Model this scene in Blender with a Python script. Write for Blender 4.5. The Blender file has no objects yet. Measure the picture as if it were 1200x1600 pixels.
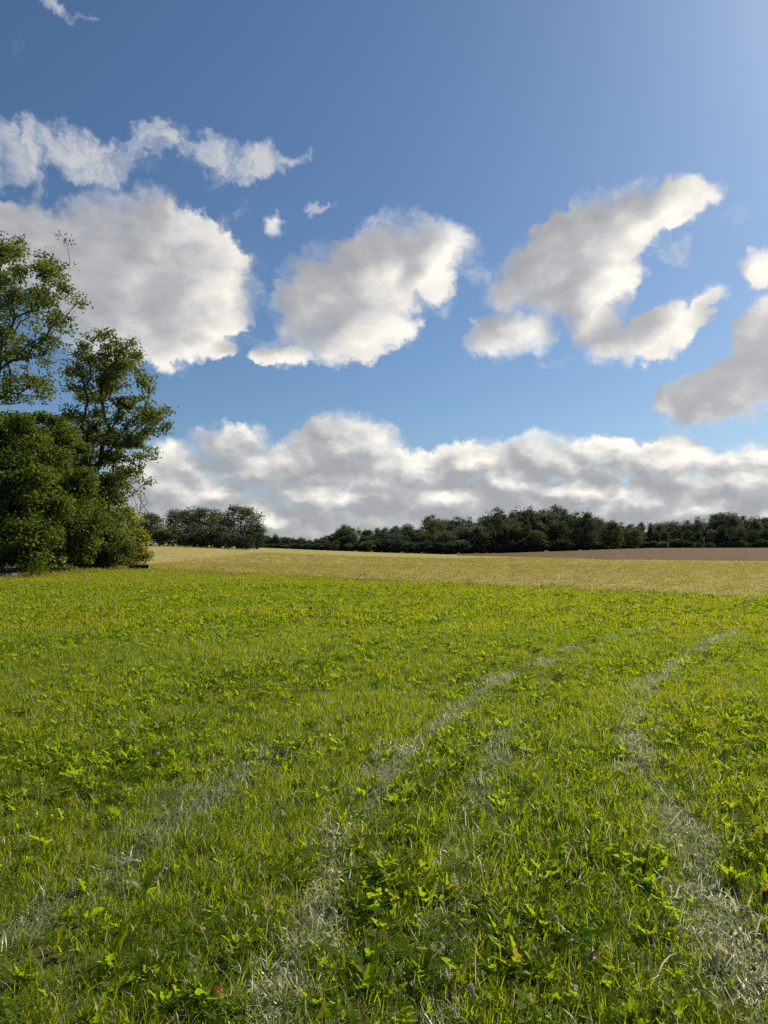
import bpy, math, random
import numpy as np
from mathutils import Vector
R = math.radians
RNG = np.random.default_rng(7)
random.seed(7)
sc = bpy.context.scene
COL = sc.collection

# ------------------------------------------------------------------ camera
F = 1155.0                                   # focal length in photo pixels (photo 1200 x 1600)
EYE = 1.6
PITCH = math.atan(52 / F)
cd = bpy.data.cameras.new('camera'); cam = bpy.data.objects.new('camera', cd); COL.objects.link(cam)
cd.sensor_fit = 'VERTICAL'; cd.sensor_height = 36; cd.lens = 36 * F / 1600
cd.clip_start = 0.05; cd.clip_end = 8000
cam.location = (0, 0, EYE); cam.rotation_euler = (R(90) + PITCH, 0, 0)
sc.camera = cam

def ray(px, py):
    x, v = (px - 600) / F, (800 - py) / F
    return np.array([x, math.cos(PITCH) - math.sin(PITCH) * v, math.sin(PITCH) + math.cos(PITCH) * v])
def on_ground(px, py, z=0.0):
    r = ray(px, py); t = (z - EYE) / r[2]
    return np.array([r[0] * t, r[1] * t, z])
def at_dist(px, py, y):
    r = ray(px, py); t = y / r[1]
    return np.array([r[0] * t, y, EYE + r[2] * t])

# ------------------------------------------------------------------ light
SKY, CLOUD = .059, .89                        # brightness of the clear sky and of the clouds in it
SUN_AZ, SUN_EL = R(47), R(39)                # to the right of the view, ahead of it
sc.view_settings.view_transform = 'Standard'; sc.view_settings.look = 'None'
sc.view_settings.exposure = 0.37; sc.view_settings.gamma = 1.0
sc.cycles.use_denoising = False; sc.cycles.use_adaptive_sampling = True; sc.cycles.adaptive_threshold = .02; sc.cycles.adaptive_min_samples = 12
sc.cycles.max_bounces = 6; sc.cycles.diffuse_bounces = 3; sc.cycles.transmission_bounces = 3
sc.cycles.glossy_bounces = 2; sc.cycles.caustics_reflective = False; sc.cycles.caustics_refractive = False

ld = bpy.data.lights.new('sun', 'SUN'); ld.energy = 4.2; ld.angle = R(0.53); ld.color = (1.0, 0.91, 0.74)
sun = bpy.data.objects.new('sun', ld); COL.objects.link(sun)
sd = Vector((math.sin(SUN_AZ) * math.cos(SUN_EL), math.cos(SUN_AZ) * math.cos(SUN_EL), math.sin(SUN_EL)))
sun.rotation_euler = sd.to_track_quat('Z', 'Y').to_euler(); sun.location = sd * 60

# ------------------------------------------------------------------ node helper
class NT:
    def __init__(s, tree): s.t = tree
    def n(s, typ, ins=None, **kw):
        nd = s.t.nodes.new(typ)
        for k, v in kw.items(): setattr(nd, k, v)
        if ins:
            for k, v in ins.items():
                sk = nd.inputs[k]
                if isinstance(v, bpy.types.NodeSocket): s.t.links.new(v, sk)
                else: sk.default_value = v
        return nd
    def m(s, op, a, b=0.0, c=0.0, clamp=False):
        nd = s.n('ShaderNodeMath', {0: a, 1: b, 2: c}, operation=op, use_clamp=clamp); return nd.outputs[0]
    def v(s, op, a, b=(0, 0, 0)):
        nd = s.n('ShaderNodeVectorMath', {0: a, 1: b}, operation=op); return nd.outputs[0]
    def mr(s, val, a, b, c=0.0, d=1.0, mode='SMOOTHSTEP'):
        return s.n('ShaderNodeMapRange', {0: val, 1: a, 2: b, 3: c, 4: d}, interpolation_type=mode).outputs[0]
    def noise(s, vec, scale, detail=4, rough=0.55, dist=0.0):
        return s.n('ShaderNodeTexNoise', {'Vector': vec, 'Scale': scale, 'Detail': detail, 'Roughness': rough, 'Distortion': dist})
    def mix(s, f, a, b, blend='MIX'):
        nd = s.n('ShaderNodeMix', data_type='RGBA', blend_type=blend)
        for k, v in ((0, f), (6, a), (7, b)):
            sk = nd.inputs[k]
            if isinstance(v, bpy.types.NodeSocket): s.t.links.new(v, sk)
            else: sk.default_value = v if k == 0 else (*v, 1.0) if len(v) == 3 else v
        return nd.outputs[2]

# ------------------------------------------------------------------ sky with its clouds (world)
def pix_azel(px, py):
    r = ray(px, py); r = r / np.linalg.norm(r)
    return math.atan2(r[0], r[1]), math.asin(r[2])
CUMULUS = [  # photo x, y, half width, half height, tilt (degrees), thickness
    (215, 425, 195, 118, 0, 1.2), (75, 385, 140, 78, 0, 1.1), (285, 480, 120, 100, 20, 1.1), (190, 505, 130, 75, 0, 1.0),
    (350, 545, 45, 26, 0, .5), (290, 362, 95, 52, -20, .9), (0, 318, 26, 16, 0, .5),
    (510, 470, 100, 82, 20, 1.15), (590, 425, 135, 75, 25, 1.15), (672, 395, 78, 55, 10, 1.0), (560, 515, 110, 55, 15, 1.05), (600, 470, 90, 60, 30, .9),
    (450, 558, 80, 20, 5, .75), (690, 430, 50, 38, 50, .65),
    (865, 420, 100, 80, 35, 1.1), (945, 365, 120, 72, 15, 1.15), (1050, 322, 92, 44, 14, .95), (925, 440, 85, 85, 20, 1.05), (930, 505, 55, 60, 0, .8),
    (802, 520, 84, 46, 8, .95), (800, 450, 60, 60, 40, .7), (945, 545, 60, 32, 0, .6), (1030, 520, 95, 44, 20, .95), (1105, 475, 55, 26, 38, .7),
    (1195, 415, 42, 48, 20, .9), (1205, 525, 78, 78, 30, .72), (1150, 612, 150, 64, 16, .78), (1060, 618, 74, 34, 5, .6), (1260, 570, 130, 100, 0, .78),
    (438, 355, 30, 32, -45, .45),
    (365, 690, 78, 40, 0, 1.0), (535, 695, 100, 52, 0, 1.1), (440, 735, 130, 52, 0, 1.05), (262, 752, 95, 62, 0, 1.1), (630, 735, 95, 46, 0, 1.0),
    (725, 722, 85, 42, 0, 1.0), (850, 718, 105, 46, 0, 1.05), (935, 718, 85, 44, 0, 1.0), (1045, 724, 80, 48, 0, 1.0), (1165, 748, 110, 58, 0, 1.1),
    (330, 772, 80, 30, 0, 1.2), (500, 778, 95, 28, 0, 1.25), (600, 765, 70, 26, 0, 1.2), (700, 775, 75, 28, 0, 1.2), (800, 755, 85, 30, 0, 1.25), (905, 768, 80, 27, 0, 1.25), (1010, 775, 85, 26, 0, 1.2), (1120, 790, 90, 28, 0, 1.25), (420, 815, 110, 20, 0, 1.0), (900, 808, 120, 20, 0, 1.05),
    (300, 800, 260, 42, 0, .85), (560, 795, 220, 45, 0, .85), (820, 785, 200, 52, 0, .95), (1080, 790, 260, 48, 0, .95),
    (200, 838, 330, 26, 0, .62), (640, 836, 330, 26, 0, .60), (1050, 836, 330, 26, 0, .62), (1350, 780, 240, 70, 0, .95), (-150, 770, 330, 80, 0, .95),
]
WISPS = [
    (25, 235, 95, 75, 10, 1.0), (130, 235, 130, 68, 0, 1.0), (250, 222, 95, 45, 8, .95), (330, 235, 75, 45, -15, .9), (405, 248, 75, 38, 12, .95),
    (455, 232, 50, 20, 30, .7), (345, 270, 50, 40, 20, .6), (378, 330, 26, 45, 0, .45), (95, 14, 110, 24, -4, .75), (30, 75, 40, 34, 0, .55), (420, 540, 70, 45, 20, .6), (500, 326, 30, 22, 20, .6), (700, 470, 60, 30, 35, .55), (1060, 400, 40, 40, 40, .5), (870, 560, 60, 24, 0, .5), (1180, 690, 60, 20, 0, .5), (1070, 675, 40, 24, 10, .55),
    (745, 420, 40, 44, 40, .6), (1140, 330, 40, 30, 30, .55), (60, 285, 70, 35, 0, .5),
]
def ellipse_sum(T, vec, lst, k=.13, grow=.83):
    """smooth union of (1 - d^2) * w over tilted ellipses in azimuth / elevation; vec must have z = 1"""
    acc = None
    for (px, py, rx, ry, tilt, w) in lst:
        a, e = pix_azel(px, py)
        a1, _ = pix_azel(px + 8, py); _, e1 = pix_azel(px, py - 8)
        sx, sy = grow * rx * (a1 - a) / 8, grow * ry * (e1 - e) / 8
        c, s = math.cos(R(tilt)), math.sin(R(tilt))
        u = T.n('ShaderNodeVectorMath', {0: vec, 1: (c / sx, s / sx, -(a * c + e * s) / sx)}, operation='DOT_PRODUCT').outputs[1]
        v = T.n('ShaderNodeVectorMath', {0: vec, 1: (-s / sy, c / sy, -(-a * s + e * c) / sy)}, operation='DOT_PRODUCT').outputs[1]
        d2 = T.m('MULTIPLY_ADD', v, v, T.m('MULTIPLY', u, u))
        g = T.m('MULTIPLY_ADD', d2, -.8, w)
        acc = g if acc is None else T.m('SMOOTH_MAX', acc, g, k)
    return acc
def cloud_group():
    g = bpy.data.node_groups.new('cloud_density', 'ShaderNodeTree')
    g.interface.new_socket('Vector', in_out='INPUT', socket_type='NodeSocketVector')
    g.interface.new_socket('Base', in_out='OUTPUT', socket_type='NodeSocketFloat')
    T = NT(g); gi = T.n('NodeGroupInput'); go = T.n('NodeGroupOutput')
    p = gi.outputs[0]
    base = ellipse_sum(T, p, CUMULUS)
    sep = T.n('ShaderNodeSeparateXYZ', {0: p})
    # the sky goes on with the same kind of clouds outside the picture
    out_az = T.mr(T.m('ABSOLUTE', sep.outputs[0]), .56, .72); out_el = T.mr(sep.outputs[1], .72, .9)
    outside = T.m('MAXIMUM', out_az, out_el)
    gen = T.mr(T.noise(T.v('MULTIPLY', p, (1, 1.6, 0)), 2.6, 3, .5).outputs[0], .40, .74, -1.0, 1.0, 'LINEAR')
    base = T.m('MAXIMUM', base, T.m('SUBTRACT', T.m('MULTIPLY', T.m('ADD', gen, 2.0), outside), 2.0))
    g.links.new(base, go.inputs[0])
    return g
def build_world():
    w = bpy.data.worlds.new('World'); sc.world = w; w.use_nodes = True
    w.cycles.sampling_method = 'MANUAL'; w.cycles.sample_map_resolution = 512
    t = w.node_tree; t.nodes.clear(); T = NT(t)
    sky = T.n('ShaderNodeTexSky', sky_type='NISHITA', sun_disc=False, sun_elevation=SUN_EL, sun_rotation=SUN_AZ,
              altitude=50, air_density=1.0, dust_density=0.85, ozone_density=2.5)
    skyc = T.mix(1.0, sky.outputs[0], (SKY * .79, SKY * .985, SKY * 1.15), 'MULTIPLY')
    co = T.n('ShaderNodeTexCoord').outputs['Generated']
    sp = T.n('ShaderNodeSeparateXYZ', {0: co})
    az = T.m('ARCTAN2', sp.outputs[0], sp.outputs[1]); el = T.m('ARCSINE', sp.outputs[2])
    p = T.n('ShaderNodeCombineXYZ', {0: az, 1: el, 2: 1.0}).outputs[0]
    # turbulent edges: two scales of warp
    w1 = T.noise(p, 11.0, 3, .55).outputs['Color']
    w2 = T.noise(p, 46.0, 4, .62).outputs['Color']
    warp = T.v('ADD', T.v('MULTIPLY', T.v('SUBTRACT', w1, (.5, .5, .5)), (.055, .045, 0)), T.v('MULTIPLY', T.v('SUBTRACT', w2, (.5, .5, .5)), (.034, .030, 0)))
    pw = T.v('ADD', p, warp)
    G = cloud_group()
    def dens(v):
        nd = T.n('ShaderNodeGroup'); nd.node_tree = G; t.links.new(v, nd.inputs[0]); return nd.outputs[0]
    b0 = dens(pw)
    low = T.mr(el, .09, .24)
    off = T.n('ShaderNodeCombineXYZ', {0: T.mr(low, 0, 1, .010, .042, 'LINEAR'), 1: T.mr(low, 0, 1, .022, -.012, 'LINEAR')}).outputs[0]
    ps = T.v('ADD', p, T.v('MULTIPLY', warp, (.45, .45, 0)))
    bs = dens(ps); b1 = dens(T.v('ADD', ps, off))
    np_ = T.v('MULTIPLY', T.v('ADD', p, T.v('MULTIPLY', warp, (.4, .4, 0))), (1, 1.25, 1))
    f0 = T.noise(np_, 20.0, 8, .60).outputs[0]
    npl = T.v('MULTIPLY', np_, (.85, 1.1, 1))
    g0 = T.noise(npl, 22.0, 5, .52).outputs[0]
    g1 = T.noise(T.v('ADD', npl, T.v('MULTIPLY', off, (.6, .8, 0))), 22.0, 4, .50).outputs[0]
    soft = T.mr(T.noise(p, 7.0, 2, .5).outputs[0], .35, .65, .28, 1.0)          # some edges crisp, some frayed
    d0 = T.m('ADD', b0, T.m('MULTIPLY', T.m('SUBTRACT', f0, .47), 1.55))
    alpha = T.n('ShaderNodeMapRange', {0: d0, 1: -.02, 2: soft, 3: 0.0, 4: 1.0}, interpolation_type='SMOOTHSTEP').outputs[0]
    body = T.m('ADD', bs, T.m('MULTIPLY', T.m('SUBTRACT', g0, .5), 1.0))
    thin = T.mr(body, -.05, .85, 1.0, 0.0, 'SMOOTHSTEP')  # thin edges painted bright, as if the sun shone through
    dirl = T.m('SUBTRACT', T.m('MAXIMUM', bs, -.3), T.m('MAXIMUM', b1, -.3))  # painted light: cloud sides facing the sun get a brighter colour
    rel = T.m('SUBTRACT', g0, g1)  # painted shading of the smaller billows, same sunward shift
    s = T.m('ADD', T.m('MULTIPLY', thin, .40), T.m('MULTIPLY', dirl, T.mr(low, 0, 1, .80, .62, 'LINEAR')))
    s = T.m('ADD', s, T.m('MULTIPLY', rel, T.mr(low, 0, 1, 1.9, .85, 'LINEAR')))
    s = T.m('ADD', s, .22)
    ramp = T.n('ShaderNodeValToRGB', {0: s})  # shade grey to sunlit cream, light put into the cloud colour
    el_ = ramp.color_ramp.elements
    el_[0].position = 0.0; el_[0].color = (.335, .345, .365, 1)
    el_[1].position = .95; el_[1].color = (.93, .885, .80, 1)
    e = el_.new(.28); e.color = (.43, .435, .445, 1)
    e = el_.new(.58); e.color = (.64, .625, .595, 1)
    c = T.mix(T.m('MULTIPLY', alpha, .97), skyc, T.mix(1.0, ramp.outputs[0], (CLOUD,) * 3, 'MULTIPLY'))
    # thin torn wisps
    pw3 = T.v('ADD', p, T.v('MULTIPLY', warp, (1.5, 1.8, 0)))
    wb = T.m('SMOOTH_MAX', ellipse_sum(T, pw3, WISPS), T.m('MINIMUM', T.m('MULTIPLY_ADD', b0, 1.0, .34), .42), .05)     # torn fringes round the big clouds too
    fb = T.noise(T.v('MULTIPLY', pw3, (1, .8, 1)), 22.0, 9, .64, .6).outputs[0]
    wd = T.m('ADD', wb, T.m('MULTIPLY', T.m('SUBTRACT', fb, .60), 2.4))
    wa = T.mr(wd, -.10, 1.05, 0, .85)
    wc = T.mix(1.0, T.mix(T.mr(wd, .2, .9), (.54, .57, .62), (.58, .58, .58)), (CLOUD,) * 3, 'MULTIPLY')
    c = T.mix(T.m('MULTIPLY', wa, T.m('SUBTRACT', 1.0, T.m('MULTIPLY', alpha, .9))), c, wc)
    bg = T.n('ShaderNodeBackground', {'Color': c, 'Strength': 1.0})
    o = T.n('ShaderNodeOutputWorld', {'Surface': bg.outputs[0]})
build_world()

# ------------------------------------------------------------------ helpers for things
def tag(o, label=None, cat=None, group=None, kind=None):
    if label: o['label'] = label
    if cat: o['category'] = cat
    if group: o['group'] = group
    if kind: o['kind'] = kind
    return o
def mesh_from(name, verts, faces_flat, loop_n, mats, mat_idx=None, smooth=False):
    """verts (N,3); faces_flat: 1-d vertex indices; loop_n: loops per face (int or array)"""
    me = bpy.data.meshes.new(name)
    verts = np.asarray(verts, np.float32); ff = np.asarray(faces_flat, np.int32).ravel()
    if np.isscalar(loop_n): loop_n = np.full(len(ff) // loop_n, loop_n, np.int32)
    me.vertices.add(len(verts)); me.vertices.foreach_set('co', verts.ravel())
    me.loops.add(len(ff)); me.loops.foreach_set('vertex_index', ff)
    me.polygons.add(len(loop_n))
    st = np.concatenate([[0], np.cumsum(loop_n)[:-1]]).astype(np.int32)
    me.polygons.foreach_set('loop_start', st); me.polygons.foreach_set('loop_total', np.asarray(loop_n, np.int32))
    for m in (mats if isinstance(mats, (list, tuple)) else [mats]): me.materials.append(m)
    if mat_idx is not None: me.polygons.foreach_set('material_index', np.asarray(mat_idx, np.int32))
    if smooth: me.polygons.foreach_set('use_smooth', np.ones(len(loop_n), bool))
    me.update(calc_edges=True); me.validate()
    return me
def link(name, me, parent=None):
    o = bpy.data.objects.new(name, me); COL.objects.link(o)
    if parent: o.parent = parent
    return o
def empty(name, loc, rz=0.0, s=1.0):
    o = bpy.data.objects.new(name, None); COL.objects.link(o)
    o.location = [float(v) for v in loc]; o.rotation_euler = (0, 0, rz); o.scale = (s, s, s) if np.isscalar(s) else s
    o.empty_display_size = 0.2
    return o

# ------------------------------------------------------------------ materials
def new_mat(name):
    m = bpy.data.materials.new(name); m.use_nodes = True; m.node_tree.nodes.clear(); return m, NT(m.node_tree)
def leaf_mat(name, dark, light, trans, tfac=.5, gloss=.05, rough=.45, patch=None, patch_scale=.35, obj_rand=.5):
    """leaf / blade: reflected colour between dark and light, light shining through in the colour trans"""
    m, T = new_mat(name)
    isl = T.n('ShaderNodeNewGeometry').outputs['Random Per Island']
    ob = T.n('ShaderNodeObjectInfo').outputs['Random']
    f = T.m('ADD', T.m('MULTIPLY', isl, 1 - obj_rand), T.m('MULTIPLY', ob, obj_rand))
    c = T.mix(f, dark, light)
    tc = T.mix(f, tuple(v * .65 for v in trans), trans)
    if patch:
        pos = T.n('ShaderNodeNewGeometry').outputs['Position']
        pn = T.mr(T.noise(pos, patch_scale, 4, .6).outputs[0], .38, .66)
        c = T.mix(T.m('MULTIPLY', pn, .75), c, patch[0]); tc = T.mix(T.m('MULTIPLY', pn, .75), tc, patch[1])
    d = T.n('ShaderNodeBsdfDiffuse', {'Color': c}); tr = T.n('ShaderNodeBsdfTranslucent', {'Color': tc})
    mx = T.n('ShaderNodeMixShader', {0: tfac, 1: d.outputs[0], 2: tr.outputs[0]})
    gl = T.n('ShaderNodeBsdfGlossy', {'Color': (.9, .92, .85, 1), 'Roughness': rough})
    mx = T.n('ShaderNodeMixShader', {0: gloss, 1: mx.outputs[0], 2: gl.outputs[0]})
    T.n('ShaderNodeOutputMaterial', {'Surface': mx.outputs[0]})
    return m
def solid_mat(name, c1, c2, scale=8, rough=.9, bump=.3, stretch=(1, 1, 1), c3=None, scale3=.5):
    m, T = new_mat(name)
    pos = T.n('ShaderNodeTexCoord').outputs['Object']
    v = T.v('MULTIPLY', pos, stretch)
    n = T.noise(v, scale, 7, .65)
    c = T.mix(T.mr(n.outputs[0], .32, .68), c1, c2)
    if c3: c = T.mix(T.mr(T.noise(v, scale3, 5, .6).outputs[0], .42, .66), c, c3)
    b = T.n('ShaderNodeBump', {'Strength': bump, 'Distance': .05, 'Height': n.outputs[0]})
    p = T.n('ShaderNodeBsdfPrincipled', {'Base Color': c, 'Roughness': rough, 'Normal': b.outputs[0]})
    p.inputs['Specular IOR Level'].default_value = .15
    T.n('ShaderNodeOutputMaterial', {'Surface': p.outputs[0]})
    return m

M = {}
M['grass'] = leaf_mat('grass_blade', (.076, .120, .008), (.140, .200, .014), (.48, .60, .010), .58, .008, .38,
                      patch=((.140, .172, .013), (.53, .57, .013)), patch_scale=.5)
M['grass_far'] = leaf_mat('grass_blade_distant', (.092, .138, .008), (.150, .205, .012), (.53, .62, .010), .58, .005, .4,
                          patch=((.15, .176, .012), (.60, .58, .013)), patch_scale=.22)
M['weed'] = leaf_mat('weed_leaf', (.064, .124, .009), (.118, .194, .013), (.42, .59, .011), .60, .008, .36,
                     patch=((.125, .175, .012), (.48, .57, .014)), patch_scale=.8)
M['weed_yellow'] = leaf_mat('yellowing_weed_leaf', (.17, .17, .022), (.28, .22, .03), (.50, .42, .03), .5, .02, .4)
M['straw'] = leaf_mat('dead_grass', (.44, .43, .28), (.72, .69, .50), (.74, .70, .48), .55, .045, .38)
M['cut'] = leaf_mat('cut_grass', (.15, .20, .05), (.38, .43, .17), (.44, .52, .13), .52, .045, .38)
M['stubble'] = leaf_mat('stubble_stalk', (.29, .22, .070), (.50, .39, .140), (.52, .39, .095), .42, .012, .5,
                        patch=((.29, .27, .06), (.50, .46, .065)), patch_scale=.06)
M['bark'] = solid_mat('bark', (.05, .042, .034), (.12, .105, .085), 6, .95, .6, (1, 1, .25))
M['twig'] = solid_mat('grey_twig', (.13, .11, .09), (.26, .23, .19), 9, .9, .3)
M['soil'] = solid_mat('meadow_soil', (.036, .048, .009), (.066, .088, .014), 14, 1.0, .5, c3=(.080, .090, .018), scale3=1.2)
M['tan'] = solid_mat('mown_stubble', (.235, .185, .055), (.45, .37, .130), 1.9, 1.0, .9, c3=(.31, .29, .062), scale3=.10)
nt_ = M['tan'].node_tree; T = NT(nt_); bs_ = next(n for n in nt_.nodes if n.type == 'BSDF_PRINCIPLED'); cl = bs_.inputs['Base Color'].links[0].from_socket
ov = T.n('ShaderNodeTexCoord').outputs['Object']
f_ = T.m('MULTIPLY', T.mr(T.noise(ov, .35, 6, .7).outputs[0], .50, .68), .45)
nt_.links.new(T.mix(f_, cl, (.165, .105, .042)), bs_.inputs['Base Color'])
M['plough'] = solid_mat('ploughed_soil', (.088, .048, .018), (.158, .094, .040), 1.3, 1.0, .8, (.25, 1, 1), c3=(.122, .072, .032), scale3=.06)
M['leaf_ash'] = leaf_mat('ash_leaf', (.072, .112, .028), (.132, .176, .050), (.27, .34, .055), .42, .02, .45, obj_rand=0)
M['leaf_oak'] = leaf_mat('oak_leaf', (.072, .106, .025), (.136, .166, .048), (.28, .33, .05), .42, .02, .45, obj_rand=0)
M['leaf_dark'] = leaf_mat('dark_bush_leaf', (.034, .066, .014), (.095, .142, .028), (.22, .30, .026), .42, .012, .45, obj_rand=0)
M['leaf_hazel'] = leaf_mat('yellow_green_bush_leaf', (.080, .110, .020), (.165, .182, .032), (.46, .46, .035), .5, .02, .45, obj_rand=0)
M['leaf_far_a'] = leaf_mat('forest_leaf_dark', (.052, .078, .052), (.076, .106, .068), (.11, .14, .07), .35, .005, .5, obj_rand=.45)
M['leaf_far_b'] = leaf_mat('forest_leaf_light', (.070, .098, .050), (.106, .136, .066), (.18, .22, .075), .40, .005, .5, obj_rand=.45)
M['leaf_far_c'] = leaf_mat('forest_leaf_grey', (.090, .118, .082), (.120, .150, .104), (.20, .23, .12), .40, .005, .5, obj_rand=.4)
M['dead_brown'] = leaf_mat('dead_leaf_brown', (.14, .07, .03), (.26, .14, .07), (.30, .13, .05), .35, .05, .4)
M['dead_red'] = leaf_mat('dead_leaf_red', (.22, .06, .03), (.34, .12, .07), (.40, .10, .05), .35, .08, .35)
M['dead_pale'] = leaf_mat('dead_leaf_pale', (.46, .38, .23), (.62, .52, .34), (.55, .44, .25), .5, .03, .4)
M['dead_orange'] = leaf_mat('dead_leaf_orange', (.40, .22, .04), (.55, .33, .06), (.60, .32, .04), .4, .05, .4)
M['log'] = solid_mat('log_bark', (.030, .026, .023), (.085, .075, .066), 7, .95, .8, (.3, 1, 1))
M['log_end'] = solid_mat('sawn_wood', (.20, .17, .14), (.34, .30, .26), 10, .9, .2)
M['stone'] = solid_mat('grey_stone', (.14, .14, .135), (.28, .275, .26), 5, .95, .5)

# ------------------------------------------------------------------ terrain
PROF_X = [-400, 60, 230, 300, 420, 500, 600, 700, 780, 860, 950, 1020, 1200, 1500]
PROF_Y = [852, 849.5, 850, 851.5, 857, 861, 865, 868, 866.8, 863.6, 860, 857.5, 857, 858]
PROF_AZ = [math.atan2(x - 600, F) for x in PROF_X]
CREST = 170.0
def terrain(x, y):
    x = np.asarray(x, float); y = np.asarray(y, float)
    az = np.arctan2(x, np.maximum(y, 1e-3)); d = np.hypot(x, y)
    py = np.interp(az, PROF_AZ, PROF_Y)
    zf = EYE - (py - 852) / F * CREST
    zf = zf * np.clip((y + 5) / 60, 0, 1)
    t = np.clip((d - 42) / (CREST - 42), 0, 1); t = t * t * (3 - 2 * t)
    zz = zf * t - .35 * np.clip((d - 190) / 60, 0, 1)
    return zz
def grid_mesh(name, P, nu, nv, mat):
    idx = np.arange(nu * nv).reshape(nu, nv)
    q = np.stack([idx[:-1, :-1], idx[1:, :-1], idx[1:, 1:], idx[:-1, 1:]], -1).reshape(-1, 4)
    return mesh_from(name, P, q, 4, mat, smooth=True)
# ground: polar sheet out to the horizon
rad = np.concatenate([[0.02], np.linspace(.8, 60, 60), np.linspace(62, 320, 90), np.geomspace(340, 3500, 14)])
ang = np.linspace(-math.pi, math.pi, 361)
RR, AA = np.meshgrid(rad, ang, indexing='ij')
X, Y = RR * np.sin(AA), RR * np.cos(AA)
P = np.stack([X, Y, terrain(X, Y)], -1).reshape(-1, 3)
g = link('ground', grid_mesh('ground', P, len(rad), len(ang), M['soil'])); tag(g, 'bright green mown meadow in the foreground', 'ground', kind='structure')
# stubble field: beyond a straight edge that runs from the bushes to the right of the picture
EA, EB = on_ground(228, 891)[:2], on_ground(1200, 939)[:2]
EDIR = (EB - EA) / np.linalg.norm(EB - EA); ENRM = np.array([-EDIR[1], EDIR[0]])
if ENRM[1] < 0: ENRM = -ENRM
def edge_t(x, y):     # metres beyond the edge of the meadow
    return (x - EA[0]) * ENRM[0] + (y - EA[1]) * ENRM[1]
su = np.linspace(-170, 230, 240); tv = np.concatenate([np.linspace(0, 120, 80), np.linspace(123, 260, 45)])
S_, T_ = np.meshgrid(su, tv, indexing='ij')
X = EA[0] + EDIR[0] * S_ + ENRM[0] * T_; Y = EA[1] + EDIR[1] * S_ + ENRM[1] * T_
P = np.stack([X, Y, terrain(X, Y) - .03 + .07 * np.clip(T_ / 4, 0, 1)], -1).reshape(-1, 3)
o = link('stubble_field', grid_mesh('stubble_field', P, len(su), len(tv), M['tan'])); tag(o, 'dry yellow mown field beyond the green meadow', 'field', kind='structure')
# ploughed field on the right
def hit_terrain(px, py):
    r = ray(px, py)
    for t in np.arange(20, 240, .25):
        p = np.array([0, 0, EYE]) + r * t
        if p[2] <= terrain(p[0], p[1]): return p
    return np.array([0, 0, EYE]) + r * 175
NX = np.array([715, 780, 850, 950, 1080, 1200, 1400, 1700]); NY = np.array([868.3, 869.8, 872.3, 875.8, 877.3, 878.2, 879, 879])
nd = []
for a_, b_ in zip(NX, NY):
    r = ray(a_, b_); best = None
    for t in np.arange(30, 200, .1):
        if EYE + r[2] * t <= terrain(r[0] * t, r[1] * t): best = t * math.hypot(r[0], r[1]); break
    nd.append(best if best else 168)
az_n = np.arctan2(NX - 600, F)
azs = np.linspace(az_n[0], az_n[-1], 90); near = np.interp(azs, az_n, nd)
tt = np.linspace(0, 1, 60)
def on_plough(P):
    az = np.arctan2(P[:, 0], P[:, 1]); return (az > azs[0]) & (np.hypot(P[:, 0], P[:, 1]) > np.interp(az, azs, near) - .5)
D_ = near[:, None] * (1 - tt)[None] + (204) * tt[None]
X = D_ * np.sin(azs)[:, None]; Y = D_ * np.cos(azs)[:, None]
P = np.stack([X, Y, terrain(X, Y) - .04 + .20 * np.clip(tt / .03, 0, 1)[None]], -1).reshape(-1, 3)
o = link('ploughed_field', grid_mesh('ploughed_field', P, len(azs), len(tt), M['plough'])); tag(o, 'bare brown ploughed field on the right below the forest', 'field', kind='structure')

# ------------------------------------------------------------------ trees
def leaf_mesh(name, cen, size, mat, up=.35, aspect=.55, rng=RNG, mat_idx=None, fold=.15):
    n = len(cen)
    nrm = rng.normal(size=(n, 3)); nrm[:, 2] += up * 2; nrm /= np.linalg.norm(nrm, axis=1)[:, None]
    a = rng.normal(size=(n, 3)); a -= nrm * (a * nrm).sum(1)[:, None]; a /= np.linalg.norm(a, axis=1)[:, None]
    b = np.cross(nrm, a)
    l = (size * rng.uniform(.6, 1.3, n))[:, None] * .5
    V = np.stack([cen - a * l, cen + b * l * aspect + nrm * l * fold, cen + a * l - nrm * l * fold, cen - b * l * aspect + nrm * l * fold], 1).reshape(-1, 3)
    return mesh_from(name, V, np.arange(4 * n), 4, mat, mat_idx)
def grow(trunk, tips, bf=.35, seg=.6, wob=.08, rng=RNG, lift=.12):
    """trunk: list of points; tips: (N,3). returns nodes, parents, tip node ids"""
    pos = [np.array(p, float) for p in trunk]; par = [-1] + list(range(len(trunk) - 1))
    L = [0.0]
    for i in range(1, len(pos)): L.append(L[-1] + np.linalg.norm(pos[i] - pos[i - 1]))
    order = np.argsort(np.linalg.norm(tips - pos[len(trunk) // 2], axis=1))
    tip_ids = []
    for ti in order:
        t = tips[ti]; A = np.array(pos); dv = t - A; d = np.linalg.norm(dv, axis=1)
        cost = d + bf * np.array(L) + np.where(dv[:, 2] < -.3 * d, .8 * d, 0)
        k = int(np.argmin(cost)); p0 = pos[k]; n = max(1, int(d[k] / seg)); prev = k
        side = rng.normal(size=3) * wob * d[k]; side[2] += lift * d[k] * .5
        for j in range(1, n + 1):
            s = j / n; q = p0 + (t - p0) * s + side * math.sin(math.pi * s) + (rng.normal(size=3) * wob * .25 * seg if j < n else 0)
            pos.append(q); par.append(prev); L.append(L[prev] + np.linalg.norm(q - pos[prev])); prev = len(pos) - 1
        tip_ids.append(prev)
    return np.array(pos), np.array(par), np.array(tip_ids)
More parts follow.
